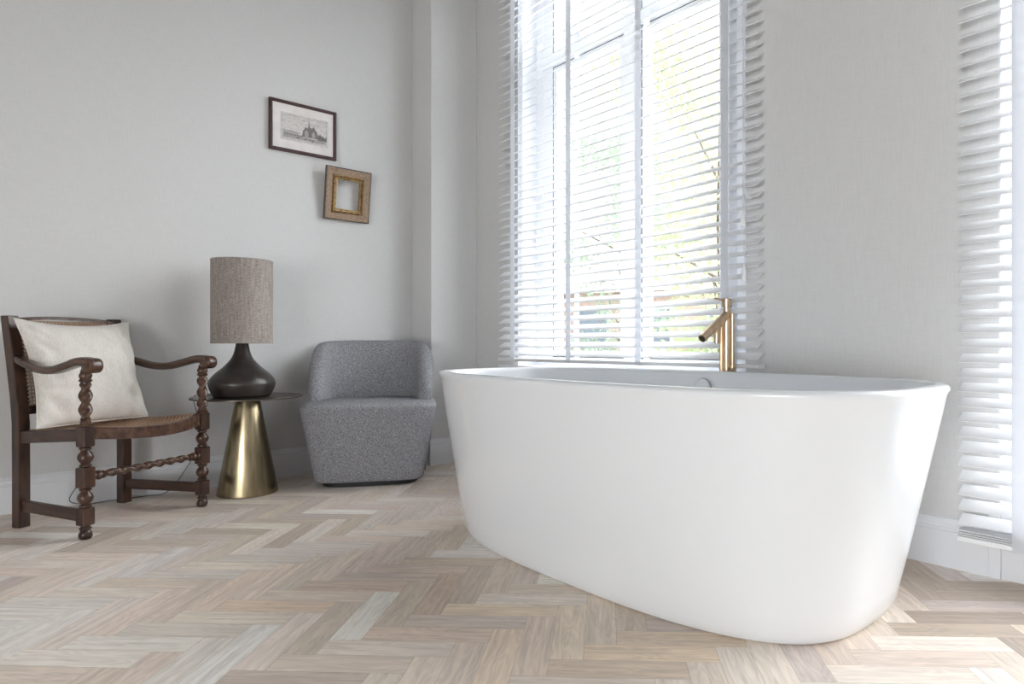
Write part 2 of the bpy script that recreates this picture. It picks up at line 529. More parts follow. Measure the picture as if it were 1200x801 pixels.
def build_floor():
    rng = random.Random(11)
    W_ = 0.0757
    O1, O2 = -0.502, 1.680
    q = 1 / math.sqrt(2)
    e1, e2 = Vector((q, q, 0)), Vector((-q, q, 0))
    pal = [srgb(*c) for c in ((222, 209, 196), (217, 203, 189), (228, 217, 205), (224, 214, 204), (212, 197, 183), (206, 192, 179),
                              (230, 222, 212), (222, 208, 193), (220, 208, 197), (233, 227, 219), (214, 199, 184), (225, 210, 196), (209, 196, 185))]
    # planks that stand out: a floor point and a tone, partly light; right-hand ones darkened against window light
    GAIN = 1.85
    known = []
    for px_, py_, c in KNOWN_PLANKS:
        t = srgb(*[0.72 * q + 0.28 * w for q, w in zip(c, (182, 170, 157))])
        q = min(GAIN, 0.86 / max(t[:3]))
        known.append((px_, py_, tuple(v * q for v in t[:3])))
    bm = bmesh.new()
    grain = bm.loops.layers.uv.new('grain')
    joint = bm.loops.layers.uv.new('joint')
    jc = bm.loops.layers.float_color.new('plank_colour')

    # corner distance: joint uv holds the distance to the near long edge and near short edge, so split each plank in quarters
    def plank(a0, b0, la, lb):
        c = pal[rng.randrange(len(pal))]
        k = rng.uniform(1.0, 1.13)
        c = (c[0] * k, c[1] * k * rng.uniform(0.985, 1.01), c[2] * k * rng.uniform(0.97, 1.02), 1)
        for ka, kb, kc in known:
            if a0 <= ka < a0 + la and b0 <= kb < b0 + lb: c = (*kc, 1)
        ou, ov = rng.uniform(0, 90), rng.uniform(0, 90)
        ln = max(la, lb)
        for ia in (0, 1):
            for ib in (0, 1):
                pts = []
                for (s, t) in ((0, 0), (1, 0), (1, 1), (0, 1)):
                    pts.append((a0 + la * (ia + s) / 2, b0 + lb * (ib + t) / 2, abs((ia + s) - 0 if ia == 0 else 2 - (ia + s)) * la / 2,
                                abs((ib + t) - 0 if ib == 0 else 2 - (ib + t)) * lb / 2))
                vv = [bm.verts.new(e1 * p[0] + e2 * p[1]) for p in pts]
                f = bm.faces.new(vv)
                for lp, p in zip(f.loops, pts):
                    u, v = (p[0], p[1]) if la > lb else (p[1], p[0])
                    lp[grain].uv = (u + ou, v + ov)
                    lp[joint].uv = (p[2], p[3])
                    lp[jc] = c
    for m_ in range(-80, 70):
        for j in range(-12, 12):
            # upright plank in column m_
            a, b_ = O1 + m_ * W_, O2 + (m_ + 8 * j) * W_
            cx_ = (e1 * a + e2 * b_)
            if X0 - .5 < cx_.x < X1 + .5 and Y0 - .5 < cx_.y < Y1 + .5:
                plank(a, b_, W_, 4 * W_)
            a, b_ = O1 + (m_ - 7 + 8 * j) * W_, O2 + m_ * W_
            cx_ = (e1 * a + e2 * b_)
            if X0 - .5 < cx_.x < X1 + .5 and Y0 - .5 < cx_.y < Y1 + .5:
                plank(a, b_, 4 * W_, W_)
    for co, no in (((X0, 0, 0), (-1, 0, 0)), ((X1, 0, 0), (1, 0, 0)), ((0, Y0, 0), (0, -1, 0)), ((0, Y1, 0), (0, 1, 0))):
        bmesh.ops.bisect_plane(bm, geom=bm.verts[:] + bm.edges[:] + bm.faces[:], plane_co=co, plane_no=no, clear_outer=True, dist=1e-6)
    for f in bm.faces:
        f.normal_update()
        if f.normal.z < 0: f.normal_flip()
        f.material_index = 0
    # the sub-floor slab
    vs_ = [bm.verts.new((x, y, z)) for x in (X0, X1) for y in (Y0, Y1) for z in (-0.12, -0.002)]
    for fi in ((0, 1, 3, 2), (4, 6, 7, 5), (0, 4, 5, 1), (2, 3, 7, 6), (0, 2, 6, 4), (1, 5, 7, 3)):
        f = bm.faces.new([vs_[i] for i in fi]); f.material_index = 1
    me = bpy.data.meshes.new('floor')
    bm.to_mesh(me); bm.free()
    o = bpy.data.objects.new('floor', me)
    COL.objects.link(o)
    me.materials.append(M['floor']); me.materials.append(M['ceil'])
    return struct(o)


build_floor()
struct(MB().box((X0 - WT, Y0 - WT, ZC), (X1 + WT, Y1 + WT, ZC + 0.15)).build('ceiling', M['ceil']))
struct(MB().box((X0 - WT, Y0 - WT, -0.12), (X0, Y1 + WT, ZC)).build('wall_left', M['paper']))
struct(MB().box((X1, Y0 - WT, -0.12), (X1 + WT, Y1 + WT, ZC)).build('wall_near', M['paper']))


def holed_wall(name, ya, yb, holes):
    """wall along X with rectangular openings (x0, x1, z0, z1)"""
    mb = MB()
    x = X0
    for a, b, z0, z1 in sorted(holes):
        mb.box((x, ya, -0.12), (a, yb, ZC))
        if z0 > -0.12: mb.box((a, ya, -0.12), (b, yb, z0))
        mb.box((a, ya, z1), (b, yb, ZC))
        x = b
    mb.box((x, ya, -0.12), (X1, yb, ZC))
    return struct(mb.build(name, M['paper']))


W1 = (-2.962, -1.466, 0.565, 3.0)
W2 = (-0.590, 1.010, 0.0, 3.0)
W3 = (-0.2, 2.0, 0.0, 2.05)  # opening for the added rear door, out of view
holed_wall('wall_right', Y1, Y1 + WT, [W1, W2])
holed_wall('wall_rear', Y0 - WT, Y0, [W3])
# boxed-in corner column
struct(MB().box((X0, 1.948, 0), (-3.372, Y1, ZC)).build('wall_corner', M['paper'], bevel=0.004))

BB = [(0, 0), (0.016, 0), (0.016, 0.112), (0.011, 0.115), (0.011, 0.121), (0.014, 0.124), (0.013, 0.134), (0.008, 0.142), (0.006, 0.150), (0, 0.150)]


def baseboard(name, path):
    """path of floor points on the wall face; the profile stands out to the left of travel"""
    P = [Vector((p[0], p[1], 0)) for p in path]
    rs = []
    for i, p in enumerate(P):
        d0 = (P[i] - P[i - 1]).normalized() if i else (P[1] - P[0]).normalized()
        d1 = (P[i + 1] - P[i]).normalized() if i < len(P) - 1 else d0
        n0, n1 = Vector((-d0.y, d0.x, 0)), Vector((-d1.y, d1.x, 0))
        n = (n0 + n1) / (1 + n0.dot(n1))
        rs.append([p + n * a + Vector((0, 0, b)) for a, b in BB])
    return struct(MB().rings(rs).build(name, M['trim']))


baseboard('baseboard_left', [(X0, 1.948), (X0, Y0)])
baseboard('baseboard_corner', [(-3.372, Y1), (-3.372, 1.948), (X0, 1.948)])
baseboard('baseboard_right', [(-0.612, Y1), (-3.372, Y1)])
baseboard('baseboard_rear', [(X0, Y0), (W3[0], Y0)])


# ------------------------------------------------------------------ windows
def sash(parent, x0, x1, z0, z1, y0, wd=0.05, name='sash'):
    s = frame_boxes(MB(), x0, x1, z0, z1, wd, y0, y0 + 0.05).build(name, M['frame'], parent, bevel=0.004)
    gk = MB()
    t = 0.003
    frame_boxes(gk, x0 - 0.003, x1 + 0.003, z0 - 0.003, z1 + 0.003, t, y0 + 0.001, y0 + 0.012)
    gk.build('seal', M['gasket'], s)
    MB().box((x0 + wd, y0 + 0.022, z0 + wd), (x1 - wd, y0 + 0.028, z1 - wd)).build('pane', M['glass'], s)
    return s


def window_one():
    x0, x1, z0, z1 = W1
    r = bpy.data.objects.new('window_1', None); COL.objects.link(r); struct(r)
    fy = 2.395
    fr = MB()
    frame_boxes(fr, x0, x1, z0 - 0.0, z1, 0.065, fy, fy + 0.09)
    fr.box((-2.262, fy - 0.004, z0 + 0.06), (-2.152, fy + 0.09, z1 - 0.06))         # middle post
    fr.box((x0 + 0.06, fy - 0.006, 2.265), (x1 - 0.06, fy + 0.09, 2.335))          # transom
    fr.box((x1 - 0.195, fy + 0.004, z0), (x1 - 0.06, fy + 0.088, z1)).box((x0 + 0.06, fy + 0.004, z0), (x0 + 0.142, fy + 0.088, z1))
    fr.build('window_frame', M['frame'], r, bevel=0.006)
    for a, b in ((x0 + 0.142, -2.262), (-2.152, x1 - 0.195)):
        sash(r, a + 0.003, b - 0.003, z0 + 0.068, 2.262, fy + 0.010, 0.032)
        sash(r, a + 0.003, b - 0.003, 2.338, z1 - 0.068, fy + 0.010, 0.018)
    ln = MB()                                                                       # painted reveal lining, proud of the frame
    ln.box((x0, Y1 + 0.001, z0), (x0 + 0.006, fy, z1)).box((x1 - 0.006, Y1 + 0.001, z0), (x1, fy, z1)).box((x0, Y1 + 0.001, z1 - 0.006), (x1, fy, z1))
    ln.build('reveal_lining', M['trim'], r)
    MB().box((x0 - 0.11, 2.205, z0 - 0.002), (x1 + 0.09, Y1, z0 + 0.018)).box((x0 + 0.001, Y1, z0 - 0.0), (x1 - 0.001, fy, z0 + 0.018)).build('window_sill', M['trim'], r, bevel=0.004)
    return r


window_one()


def window_two():
    x0, x1, z0, z1 = W2
    r = bpy.data.objects.new('window_2', None); COL.objects.link(r); struct(r)
    fy = 2.395
    fr = MB()
    frame_boxes(fr, x0, x1, z0, z1, 0.06, fy, fy + 0.09)
    fr.box((0.18, fy - 0.006, 0.05), (0.24, fy + 0.09, z1 - 0.05)).box((x0 + 0.05, fy - 0.006, 2.265), (x1 - 0.05, fy + 0.09, 2.335))
    fr.build('window_frame', M['frame'], r, bevel=0.006)
    for a, b in ((x0 + 0.06, 0.18), (0.24, x1 - 0.06)):
        sash(r, a + 0.003, b - 0.003, 0.063, 2.262, fy + 0.012, 0.07)
        sash(r, a + 0.003, b - 0.003, 2.338, z1 - 0.063, fy + 0.012, 0.045)
    ln = MB()
    ln.box((x0, Y1 + 0.001, 0.2), (x0 + 0.006, fy, z1)).box((x1 - 0.006, Y1 + 0.001, 0.2), (x1, fy, z1))
    ln.build('reveal_lining', M['trim'], r)
    # low panelled plinth under the blind, with a narrow upright beside the skirting
    MB().box((-0.612, 2.243, 0), (-0.580, Y1 + 0.01, 0.20)).build('end_strip', M['trim'], r, bevel=0.003)
    pn = MB().box((-0.580, 2.250, 0), (x1 + 0.02, fy, 0.20)).build('plinth_panel', M['trim'], r, bevel=0.002)
    MB().box((-0.506, 2.2492, 0.028), (-0.470, 2.2510, 0.0335)).build('vent_slot', M['gasket'], pn)
    return r


window_two()


def added_rear_door():  # unseen glazed door, added to go with the rear fill light
    x0, x1, z0, z1 = W3
    r = bpy.data.objects.new('rear_door_added', None); COL.objects.link(r); struct(r)
    fr = MB()
    frame_boxes(fr, x0, x1, z0, z1, 0.06, Y0 - 0.2, Y0 - 0.12)
    fr.box((0.87, Y0 - 0.2, z0), (0.93, Y0 - 0.12, z1))
    fr.build('window_frame', M['frame'], r, bevel=0.006)
    MB().box((x0 + 0.05, Y0 - 0.165, z0 + 0.05), (x1 - 0.05, Y0 - 0.16, z1 - 0.05)).build('pane', M['glass'], r)
    return r


added_rear_door()


# ------------------------------------------------------------------ venetian blinds
SLAT_Y, PITCH, TILT = 2.213, 0.0445, R(31)


def blind(label, x0, x1, zrail, tapes, cord_x=None, loose=0):
    r = thing('venetian_blind', label, 'blind', (x0, SLAT_Y, zrail))
    ztop = 3.02
    L_ = x1 - x0
    rng = random.Random(5)
    mb = MB()
    sec = [(-0.025, 0.0), (-0.0125, 0.0012), (0, 0.0016), (0.0125, 0.0012), (0.025, 0.0), (0.025, 0.0024), (0.0125, 0.0036), (0, 0.0040), (-0.0125, 0.0036), (-0.025, 0.0024)]
    z = 0.045 + loose * 0.006
    while z < ztop - zrail - 0.05:
        t = TILT + rng.uniform(-0.02, 0.02)
        dz = rng.uniform(-0.0006, 0.0006)
        c, s = math.cos(t), math.sin(t)
        ring = [(a * c - b * s, a * s + b * c + z + dz) for a, b in sec]     # room edge (negative y) dips down
        mb.rings([[(x, p[0], p[1]) for p in ring] for x in (0, L_)])
        z += PITCH
    for k in range(loose):                                                     # spare slats lying flat on the bottom rail
        zz = 0.0185 + k * 0.0068
        mb.rings([[(x, a, b + zz) for a, b in sec] for x in (0, L_)])
    mb.build('slats', M['blind'], r)
    MB().box((-0.002, -0.027, 0), (L_ + 0.002, 0.027, 0.016)).build('bottom_rail', M['blind'], r, bevel=0.003)
    MB().box((0, -0.026, ztop - zrail - 0.05), (L_, 0.03, ztop - zrail)).build('headrail', M['blind'], r, bevel=0.003)
    for tx in tapes:
        t = MB()
        t.box((tx - 0.018, -0.0305, 0.0), (tx + 0.018, -0.0295, ztop - zrail - 0.04))
        t.box((tx - 0.018, 0.0295, 0.0), (tx + 0.018, 0.0305, ztop - zrail - 0.04))
        t.box((tx - 0.018, -0.0305, -0.0012), (tx + 0.018, 0.0305, -0.0002))
        t.build('ladder_tape', M['tape'], r)
    if cord_x is not None:
        for dx, zb in ((0.0, 1.155), (0.006, 0.945)):
            z0 = zb - zrail
            c = MB().cyl((cord_x + dx, -0.036, z0 + 0.05), (cord_x + dx, -0.036, ztop - zrail - 0.03), 0.0016, n=8).build('pull_cord', M['tape'], r)
            MB().lathe([(0.004, 0.062), (0.006, 0.05), (0.0065, 0.045), (0.011, 0.004), (0.010, 0.0)], 12, (cord_x + dx, -0.036, z0)).build('tassel', M['blind'], c, smooth=True)
    return r


TAPES = (0.139, 0.602, 1.070, 1.532)
blind('white venetian blind behind the bathtub and brass tap, with a pull cord', -3.045, -1.368, 0.608, TAPES, cord_x=1.62, loose=0)
blind('white floor-length venetian blind at the right edge, beside the tub', -0.678, 1.10, 0.106, (0.160, 0.640, 1.13, 1.62), loose=3)


# ------------------------------------------------------------------ bathtub
def bathtub():
    n = 96
    AB, BBs, NB = 0.756, 0.381, 3.0
    AR, BR, NR = 0.890, 0.443, 3.1
    r = thing('bathtub', 'white oval freestanding bathtub with flared sides on the herringbone floor', 'bathtub', (-1.45, 1.635, 0))

    def ring(a, b, k, z):
        out = []
        for i in range(n):
            t = 2 * PI * (i + 0.5) / n
            # spread the samples evenly round the rounded rectangle
            x, y = sup(a, b, k, t)
            out.append((x, y, z))
        return out
    H = 0.600
    rs = []
    for d, z in ((0.050, 0.0), (0.022, 0.0005), (0.013, 0.003), (0.006, 0.009), (0.002, 0.020)):
        rs.append(ring(AB - d, BBs - d, NB, z))
    for k in range(13):
        t = k / 12
        z = 0.035 + (0.575 - 0.035) * t
        f = (z / 0.6) ** 0.94
        rs.append(ring(AB + (AR - AB) * f, BBs + (BR - BBs) * f, NB, z))
    for d, z in ((0.0005, 0.586), (0.002, 0.593), (0.006, 0.598), (0.012, H), (0.030, H), (0.036, 0.598), (0.042, 0.592), (0.047, 0.58), (0.056, 0.54)):
        rs.append(ring(AR - d, BR - d, NR, z))
    for a, b, z, k in ((0.79, 0.362, 0.45, 3.0), (0.74, 0.338, 0.34, 2.9), (0.69, 0.312, 0.24, 2.8), (0.65, 0.285, 0.18, 2.7), (0.58, 0.235, 0.150, 2.6), (0.40, 0.16, 0.143, 2.4), (0.15, 0.06, 0.140, 2.2), (0.02, 0.02, 0.139, 2.0)):
        rs.append(ring(a, b, k, z))
    MB().rings(rs).build('shell', M['tub'], r, smooth=True, angle=60)
    # overflow on the back inner wall, waste in the base
    ov = MB()
    M4 = Matrix.Translation((-0.045, 0.383, 0.535)) @ Matrix.Rotation(R(84), 4, 'X')
    prof = [(0.036, 0.0), (0.036, 0.006), (0.032, 0.010), (0.001, 0.011)]
    ov.lathe(prof, 28)
    bmesh.ops.transform(ov.bm, matrix=M4, verts=ov.bm.verts)
    oc = ov.build('overflow_cover', M['tub'], r, smooth=True)
    rg = MB().lathe([(0.0385, 0.0), (0.0385, 0.0025), (0.0365, 0.0025), (0.0365, 0.0)], 28, cap0=False, cap1=False)
    bmesh.ops.transform(rg.bm, matrix=M4, verts=rg.bm.verts)
    rg.build('overflow_ring', M['chrome'], oc, smooth=True)
    MB().lathe([(0.034, 0.138), (0.034, 0.144), (0.028, 0.147), (0.001, 0.148)], 28).build('waste', M['chrome'], r, smooth=True)


bathtub()


# ------------------------------------------------------------------ floor-standing bath tap
def tap():
    r = thing('bath_tap', 'brushed brass tap with angled spout standing behind the white tub', 'tap', (-1.480, 2.150, 0))
    MB().lathe([(0.045, 0), (0.045, 0.010), (0.041, 0.014), (0.018, 0.014)], 32).build('base_plate', M['tap'], r, smooth=True)
    MB().lathe([(0.0155, 0.012), (0.0155, 0.838)], 28).build('column', M['tap'], r, smooth=True)
    MB().lathe([(0.0135, 0.838), (0.0135, 0.846), (0.0195, 0.8465), (0.0205, 0.8475), (0.0205, 0.877), (0.0195, 0.878), (0.001, 0.8785)], 28).build('valve_cap', M['tap'], r, smooth=True)
    lv = MB().cyl((0, -0.010, 0.872), (-0.004, -0.075, 0.876), 0.0042, 0.0036, 12).build('lever', M['tap'], r, smooth=True)
    a, b = Vector((0, 0.0, 0.818)), Vector((0, -0.158, 0.722))
    sp = MB().cyl(a, b, 0.0165, 0.0165, 28).build('spout', M['tap'], r, smooth=True)
    d = (b - a).normalized()
    MB().cyl(b - d * 0.001, b + d * 0.0008, 0.0128, 0.0128, 24).build('aerator', M['tapdark'], sp, smooth=True)
    # hand shower clipped beside the column, and its hose
    hs = MB().cyl((-0.021, -0.006, 0.45), (-0.021, -0.006, 0.80), 0.0085, 0.0085, 18).build('hand_shower', M['tap'], r, smooth=True)
    MB().cyl((-0.021, -0.036, 0.705), (-0.021, -0.036, 0.765), 0.0125, 0.0125, 20).build('shower_holder', M['tap'], hs, smooth=True)
    MB().cyl((0.024, 0.004, 0.10), (0.024, 0.004, 0.820), 0.0075, 0.0075, 16).build('riser_pipe', M['tap'], r, smooth=True)
    MB().cyl((0.0, 0.0, 0.602), (0.034, 0.004, 0.602), 0.012, 0.012, 18).cyl((0.024, 0.004, 0.592), (0.024, 0.004, 0.618), 0.0115, 0.0115, 18).build('pipe_union', M['tap'], r, smooth=True)
    hose = [(-0.021, -0.006, 0.45), (-0.023, -0.004, 0.30), (-0.03, 0.004, 0.17), (-0.02, 0.02, 0.10), (0.0, 0.024, 0.085), (0.018, 0.014, 0.10), (0.024, 0.004, 0.12)]
    MB().tube(hose, 0.006, 10).build('hose', M['chrome'], r, smooth=True)


tap()


# ------------------------------------------------------------------ grey tub chair
def tub_chair():
    r = thing('tub_chair', 'grey boucle armless tub chair in the corner beside the bathtub', 'chair', (-3.270, 1.538, 0), R(-29))
    n = 72

    def ring(ax, ay, nf, nb, z, dx=0.0, crown=0.0):
        out = []
        for i in range(n):
            t = 2 * PI * (i + 0.5) / n
            k = nf if math.cos(t) > 0 else nb
            x, y = sup(ax, ay, k, t)
            out.append((x + dx, y, z))
        return out
    # swivel plinth
    MB().rings([ring(0.215, 0.235, 4, 2.4, 0.0), ring(0.215, 0.235, 4, 2.4, 0.03)]).build('plinth', M['plinth'], r)
    # seat block: widens upward, soft top edge and crowned top
    NF = 6.0
    rs = [ring(0.195, 0.234, NF, 2.6, 0.022, 0.02), ring(0.212, 0.257, NF, 2.6, 0.025, 0.02), ring(0.220, 0.265, NF, 2.6, 0.036, 0.02)]
    for k in range(1, 10):
        t = k / 9
        rs.append(ring(0.220 + 0.058 * t, 0.265 + 0.064 * t, NF, 2.6, 0.036 + 0.350 * t, 0.02))
    for d, z in ((0.001, 0.393), (0.004, 0.400), (0.010, 0.406), (0.020, 0.410), (0.06, 0.413), (0.12, 0.415), (0.20, 0.416), (0.265, 0.416)):
        rs.append(ring(0.279 - d, 0.330 - d, NF - 1.5 * min(1, d * 8), 2.6, z, 0.02))
    MB().rings(rs).build('seat', M['boucle'], r, smooth=True, angle=80)
    # wraparound back shell: plan angle from -125..125 deg about the rear, rounded top corners
    A = R(98)
    m_, rows = 48, []
    for i in range(m_ + 1):
        s = -1 + 2 * i / m_
        th = PI + s * A
        k = abs(s)
        ztop = 0.724 - 0.028 * k ** 2 - 0.24 * max(0, (k - 0.55) / 0.45) ** 3.0
        thick = 0.085 - 0.02 * max(0, (k - 0.8) / 0.2) ** 2
        sec = []
        prof = [(0, 0.04), (0, 0.30), (0, ztop - 0.05), (0.12, ztop - 0.020), (0.3, ztop - 0.004), (0.5, ztop), (0.7, ztop - 0.004), (0.88, ztop - 0.02), (1, ztop - 0.05), (1, 0.42), (1, 0.30), (1, 0.04)]
        for u, z in prof:
            hz = z / 0.72
            ax_, ay_ = 0.262 + 0.032 * hz, 0.272 + 0.056 * hz
            x, y = sup(ax_, ay_, 2.7, th)
            d = Vector((x, y, 0)).normalized()
            q = Vector((x + 0.004, y, z)) - d * (thick * u)
            sec.append(q)
        rows.append(sec)
    MB().rings(rows).build('backrest', M['boucle'], r, smooth=True, angle=75)


tub_chair()


# ------------------------------------------------------------------ side table and lamp
TC = Vector((-3.337, 0.950, 0))


def side_table():
    r = thing('side_table', 'small side table with a brass cone base and thin dark round top', 'table', TC)
    MB().lathe([(0.128, 0), (0.132, 0.003), (0.132, 0.008), (0.051, 0.448), (0.049, 0.449)], 64).build('cone_base', M['brass'], r, smooth=True)
    MB().lathe([(0.230, 0.449), (0.241, 0.4495), (0.242, 0.451), (0.242, 0.4545), (0.241, 0.456), (0.228, 0.456), (0.001, 0.4555)], 72).build('table_top', M['disc'], r, smooth=True, angle=30)


side_table()


def lamp():
    k = 0.00403
    r = thing('table_lamp', 'table lamp with dark gourd base and taupe drum shade on the side table', 'lamp', (TC.x - 0.016, TC.y - 0.020, 0.456))
    pr = [(28, 0), (31, 2), (34, 8), (35.6, 14), (35, 18), (33, 22), (28.6, 27), (24, 31), (20, 34.5), (15.5, 39.5), (12, 44), (9.6, 49), (8, 54.5), (7, 60), (6.6, 64), (6.8, 66), (6.0, 66.5)]
    # smooth the profile a little
    prof = []
    for i in range(len(pr) - 1):
        for s in range(4):
            t = s / 4
            p0, p1, p2, p3 = pr[max(i - 1, 0)], pr[i], pr[i + 1], pr[min(i + 2, len(pr) - 1)]
            c = [0.5 * (2 * p1[j] + (p2[j] - p0[j]) * t + (2 * p0[j] - 5 * p1[j] + 4 * p2[j] - p3[j]) * t * t + (3 * p1[j] - p0[j] - 3 * p2[j] + p3[j]) * t ** 3) for j in (0, 1)]
            prof.append((c[0] * k, max(0.0, c[1] * k)))
    prof.append((6.0 * k, 66.5 * k))
    MB().lathe(prof, 48).build('lamp_base', M['lampbody'], r, smooth=True, angle=80)
    MB().cyl((0, 0, 0.265), (0, 0, 0.315), 0.014, n=18).build('lamp_holder', M['gasket'], r, smooth=True)
    MB().ball((0, 0, 0.352), 0.03, (1, 1, 1.25)).build('bulb', M['socket'], r, smooth=True)
    z0, z1, rr = 0.249, 0.641, 0.1325
    sh = MB()
    sh.lathe([(rr, z0), (rr, z1), (rr - 0.002, z1), (rr - 0.002, z0), (rr, z0)], 64, cap0=False, cap1=False)
    so = sh.build('lamp_shade', M['shade'], r, smooth=True, angle=30)
    def hoop(mb, zz):
        return mb.tube([(rr * math.cos(2 * PI * i / 48) * 0.995, rr * math.sin(2 * PI * i / 48) * 0.995, zz) for i in range(48)], 0.0025, 6, closed=True)
    hoop(MB(), z1 - 0.004).build('shade_ring', M['shade'], so)
    lower = hoop(MB(), z0 + 0.004)
    for a in range(3):
        t = 2 * PI * a / 3
        lower.cyl((0.012 * math.cos(t), 0.012 * math.sin(t), 0.300), (rr * 0.99 * math.cos(t), rr * 0.99 * math.sin(t), z0 + 0.004), 0.0015, n=6)
    lower.build('shade_ring', M['shade'], so)
    # flex: over the back of the table, down the wall, along the skirting to a socket behind the armchair
    ox, oy, oz = TC.x - 0.016, TC.y - 0.020, 0.456

    def pts(ps):
        out = []
        P = [Vector(p) for p in ps]
        for i in range(len(P) - 1):
            p0, p1, p2, p3 = P[max(i - 1, 0)], P[i], P[i + 1], P[min(i + 2, len(P) - 1)]
            for s in range(8):
                t = s / 8
                out.append(0.5 * (2 * p1 + (p2 - p0) * t + (2 * p0 - 5 * p1 + 4 * p2 - p3) * t * t + (3 * p1 - p0 - 3 * p2 + p3) * t ** 3) - Vector((ox, oy, oz)))
        out.append(P[-1] - Vector((ox, oy, oz)))
        return out
    path = [(-3.44, 0.86, 0.460), (-3.53, 0.80, 0.4605), (-3.572, 0.775, 0.44), (-3.575, 0.80, 0.32), (-3.572, 0.80, 0.22), (-3.565, 0.73, 0.09), (-3.55, 0.66, 0.012), (-3.56, 0.58, 0.0045), (-3.563, 0.45, 0.0045), (-3.560, 0.36, 0.0045), (-3.555, 0.30, 0.03),
            (-3.566, 0.335, 0.10), (-3.574, 0.36, 0.16), (-3.580, 0.36, 0.22), (-3.590, 0.345, 0.265)]
    MB().tube(pts(path), 0.0025, 8).build('power_cord', M['cord'], r, smooth=True)


lamp()


# ------------------------------------------------------------------ antique armchair
ARM = Matrix.Translation((-3.232, 0.411, 0)) @ Matrix.Rotation(R(30.3), 4, 'Z')


def twist(mb, a, b, r, pitch, n=20, k=0.30, turns0=0.0):
    """barley twist between two points: a two-lobed section that turns along its length"""
    a, b = Vector(a), Vector(b)
    L_ = (b - a).length
    t = (b - a).normalized()
    s = t.orthogonal().normalized()
    u = t.cross(s)
    steps = max(12, int(L_ / 0.0035))
    rs = []
    for i in range(steps + 1):
        f = i / steps
        e = min(1.0, min(f, 1 - f) * L_ / 0.012)
        ph = 2 * PI * (f * L_ / pitch + turns0)
        ring = []
        for q in range(n):
            th = 2 * PI * q / n
            rad = r * (0.80 + 0.20 * e) * (1 + k * e * math.cos(2 * (th - ph))) * 0.86
            ring.append(a + t * (f * L_) + s * (rad * math.cos(th)) + u * (rad * math.sin(th)))
        rs.append(ring)
    mb.rings(rs)


